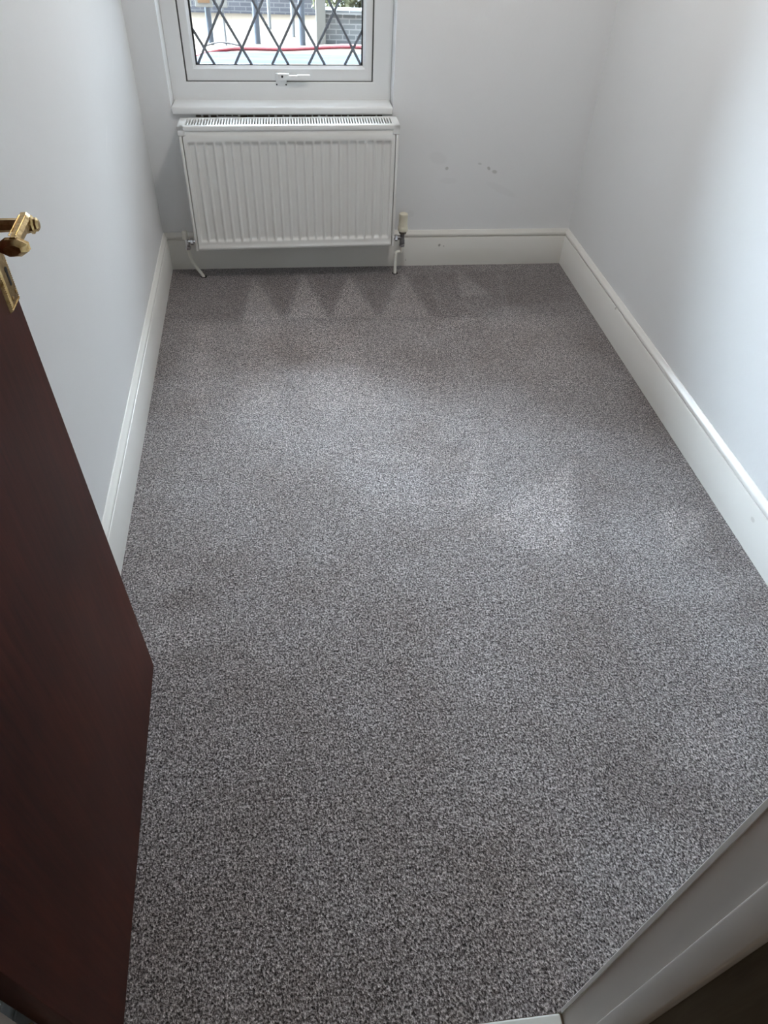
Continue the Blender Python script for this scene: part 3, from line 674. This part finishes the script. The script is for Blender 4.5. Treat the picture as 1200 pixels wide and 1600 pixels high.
post(.12, 14.9, .035, 1.1, 'thin pale pole just left of the middle street post', new_mat('pale_pole', (.17, .18, .19), .5))
post(-.30, 15.6, .030, 1.2, 'thin pale pole right of the second street post', bpy.data.materials['pale_pole'])
sg = thing('street_sign', (-1.262, 14.1, G), 'white framed sign board with an orange panel on a grey post', 'sign')
bm = bmesh.new(); add_tube(bm, [(-1.262, 14.1, G), (-1.262, 14.1, G + 1.5)], .048, 18); obj('pole', bm, M_post, sg, smooth=40)
bm = bmesh.new(); add_box(bm, (-1.44, 13.99, G + .52), (-1.16, 14.03, G + 1.3), .01); obj('sign_board', bm, M_white, sg)
bm = bmesh.new(); add_box(bm, (-1.395, 13.982, G + .58), (-1.205, 13.992, G + 1.24), .002); o = obj('sign_panel', bm, new_mat('orange_panel', (.20, .12, .065), .5), sg); o['label'] = 'pale orange panel'
for x0_, x1_, lb in ((-1.60, -1.50, 'blank white board left of the orange sign'), (-1.10, -.93, 'blank white board right of the orange sign')):
    s2 = thing('street_sign', ((x0_ + x1_) / 2, 14.0, G), lb, 'sign')
    bm = bmesh.new(); add_box(bm, (x0_, 14.0, G + .52), (x1_, 14.03, G + 1.3), .006); obj('sign_board', bm, M_white, s2)
    bm = bmesh.new(); add_tube(bm, [((x0_ + x1_) / 2, 14.06, G), ((x0_ + x1_) / 2, 14.06, G + 1.2)], .018, 12); obj('pole', bm, bpy.data.materials['pale_pole'], s2, smooth=40)

# parked red car with a dark soft top
car = thing('car', (-.2, 5.68, G), 'red parked car with a dark folding roof just outside the window', 'car')
M_red = new_mat('red_car_paint', (.12, .012, .014), .35, spec=.4)
M_soft = new_mat('soft_top', (.018, .021, .027), .9, spec=.03); M_cg = new_mat('car_glass', (.02, .025, .03), .05, spec=.8); M_tyre = new_mat('tyre', (.015, .015, .015), .8)
CY = 5.66
def loft(bm, secs):
    rows = [[bm.verts.new(p) for p in s_] for s_ in secs]
    for a, b in zip(rows, rows[1:]):
        for k in range(len(a)): bm.faces.new((a[k], a[(k + 1) % len(a)], b[(k + 1) % len(a)], b[k]))
    bm.faces.new(rows[0][::-1]); bm.faces.new(rows[-1])
def sec(x, hw, zb, zt, p=3.2, n=28):
    out = []
    for k in range(n):
        a = 2 * PI * k / n; c, s_ = math.cos(a), math.sin(a)
        out.append((x, CY + hw * abs(c) ** (2 / p) * (1 if c > 0 else -1), G + (zb + zt) / 2 + (zt - zb) / 2 * abs(s_) ** (2 / p) * (1 if s_ > 0 else -1)))
    return out
bm = bmesh.new(); loft(bm, [sec(-2.28, .60, .35, .62), sec(-2.2, .72, .24, .74), sec(-1.9, .80, .2, .82), sec(-1.2, .83, .19, .88), sec(-.3, .84, .19, .90), (sec(.7, .84, .19, .90)), sec(1.3, .82, .2, .90), sec(1.72, .78, .22, .86), sec(1.84, .66, .3, .7)])
obj('car_body', bm, M_red, car, smooth=50)
def cab(x, hb, ht, zt): return [(x, CY - hb, G + .86), (x, CY - ht, G + zt - .04), (x, CY - ht + .06, G + zt), (x, CY + ht - .06, G + zt), (x, CY + ht, G + zt - .04), (x, CY + hb, G + .86)]
bm = bmesh.new(); loft(bm, [cab(-1.25, .68, .6, .88), cab(-.62, .72, .44, 1.30), cab(.75, .72, .44, 1.30), cab(1.45, .70, .5, .9)]); obj('cabin_glass', bm, M_cg, car)
# soft top: a gently wrinkled sheet with thickness
bm = bmesh.new(); NA, NB = 70, 34; top = []; bot = []
for j in range(NB + 1):
    ra, rb = [], []
    for i in range(NA + 1):
        x = -.95 + 2.15 * i / NA; v_ = -1 + 2 * j / NB; y = CY + .46 * v_
        zr = 1.355 - .035 * v_ * v_ - .22 * max(0, (-.55 - x) / .4) ** 1.6 - .25 * max(0, (x - .75) / .45) ** 1.6
        zr += .010 * noise.noise(Vector((x * 1.7 + y * 2.0, y * 9, 3.1))) + .006 * noise.noise(Vector((x * 4, y * 14 + x * 3, 1.1)))
        ra.append(bm.verts.new((x, y, G + zr))); rb.append(bm.verts.new((x, y, G + zr - .03)))
    top.append(ra); bot.append(rb)
for g_ in (top, bot):
    for a, b in zip(g_, g_[1:]):
        for i in range(NA): bm.faces.new((a[i], a[i + 1], b[i + 1], b[i]))
for j in range(NB):
    for i in (0, NA): bm.faces.new((top[j][i], top[j + 1][i], bot[j + 1][i], bot[j][i]))
for i in range(NA):
    for j in (0, NB): bm.faces.new((top[j][i], top[j][i + 1], bot[j][i + 1], bot[j][i]))
obj('folding_roof', bm, M_soft, car, smooth=60)
for s in (-1, 1):
    bm = bmesh.new(); add_tube(bm, smooth_path([(-1.35, CY + s * .60, G + .88), (-.66, CY + s * .49, G + 1.29), (0, CY + s * .485, G + 1.345), (.8, CY + s * .485, G + 1.33), (1.5, CY + s * .55, G + .90)], 8), .015, 12); obj('roof_rail', bm, M_red, car, smooth=50)
bm = bmesh.new(); add_tube(bm, smooth_path([(-.62, CY + .47, G + 1.35), (-.50, CY + .44, G + 1.385), (-.38, CY + .47, G + 1.37), (-.30, CY + .49, G + 1.345)]), .005, 8); obj('aerial', bm, M_gasket, car)
for wx in (-1.5, 1.15):
    for s in (-1, 1):
        bm = bmesh.new(); yy = CY + s * .76
        prof = [(.06, -.09), (.27, -.09), (.31, -.06), (.31, .06), (.27, .09), (.06, .09)]; add_lathe(bm, prof, (wx, yy, G + .31), 'y', 28)
        w = obj('wheel', bm, M_tyre, car, smooth=40)
        bm = bmesh.new(); add_lathe(bm, [(.19, 0), (.17, s * .012), (.04, s * .02)], (wx, yy + s * .09, G + .31), 'y', 24); obj('hub_cap', bm, M_chrome, w, smooth=40)
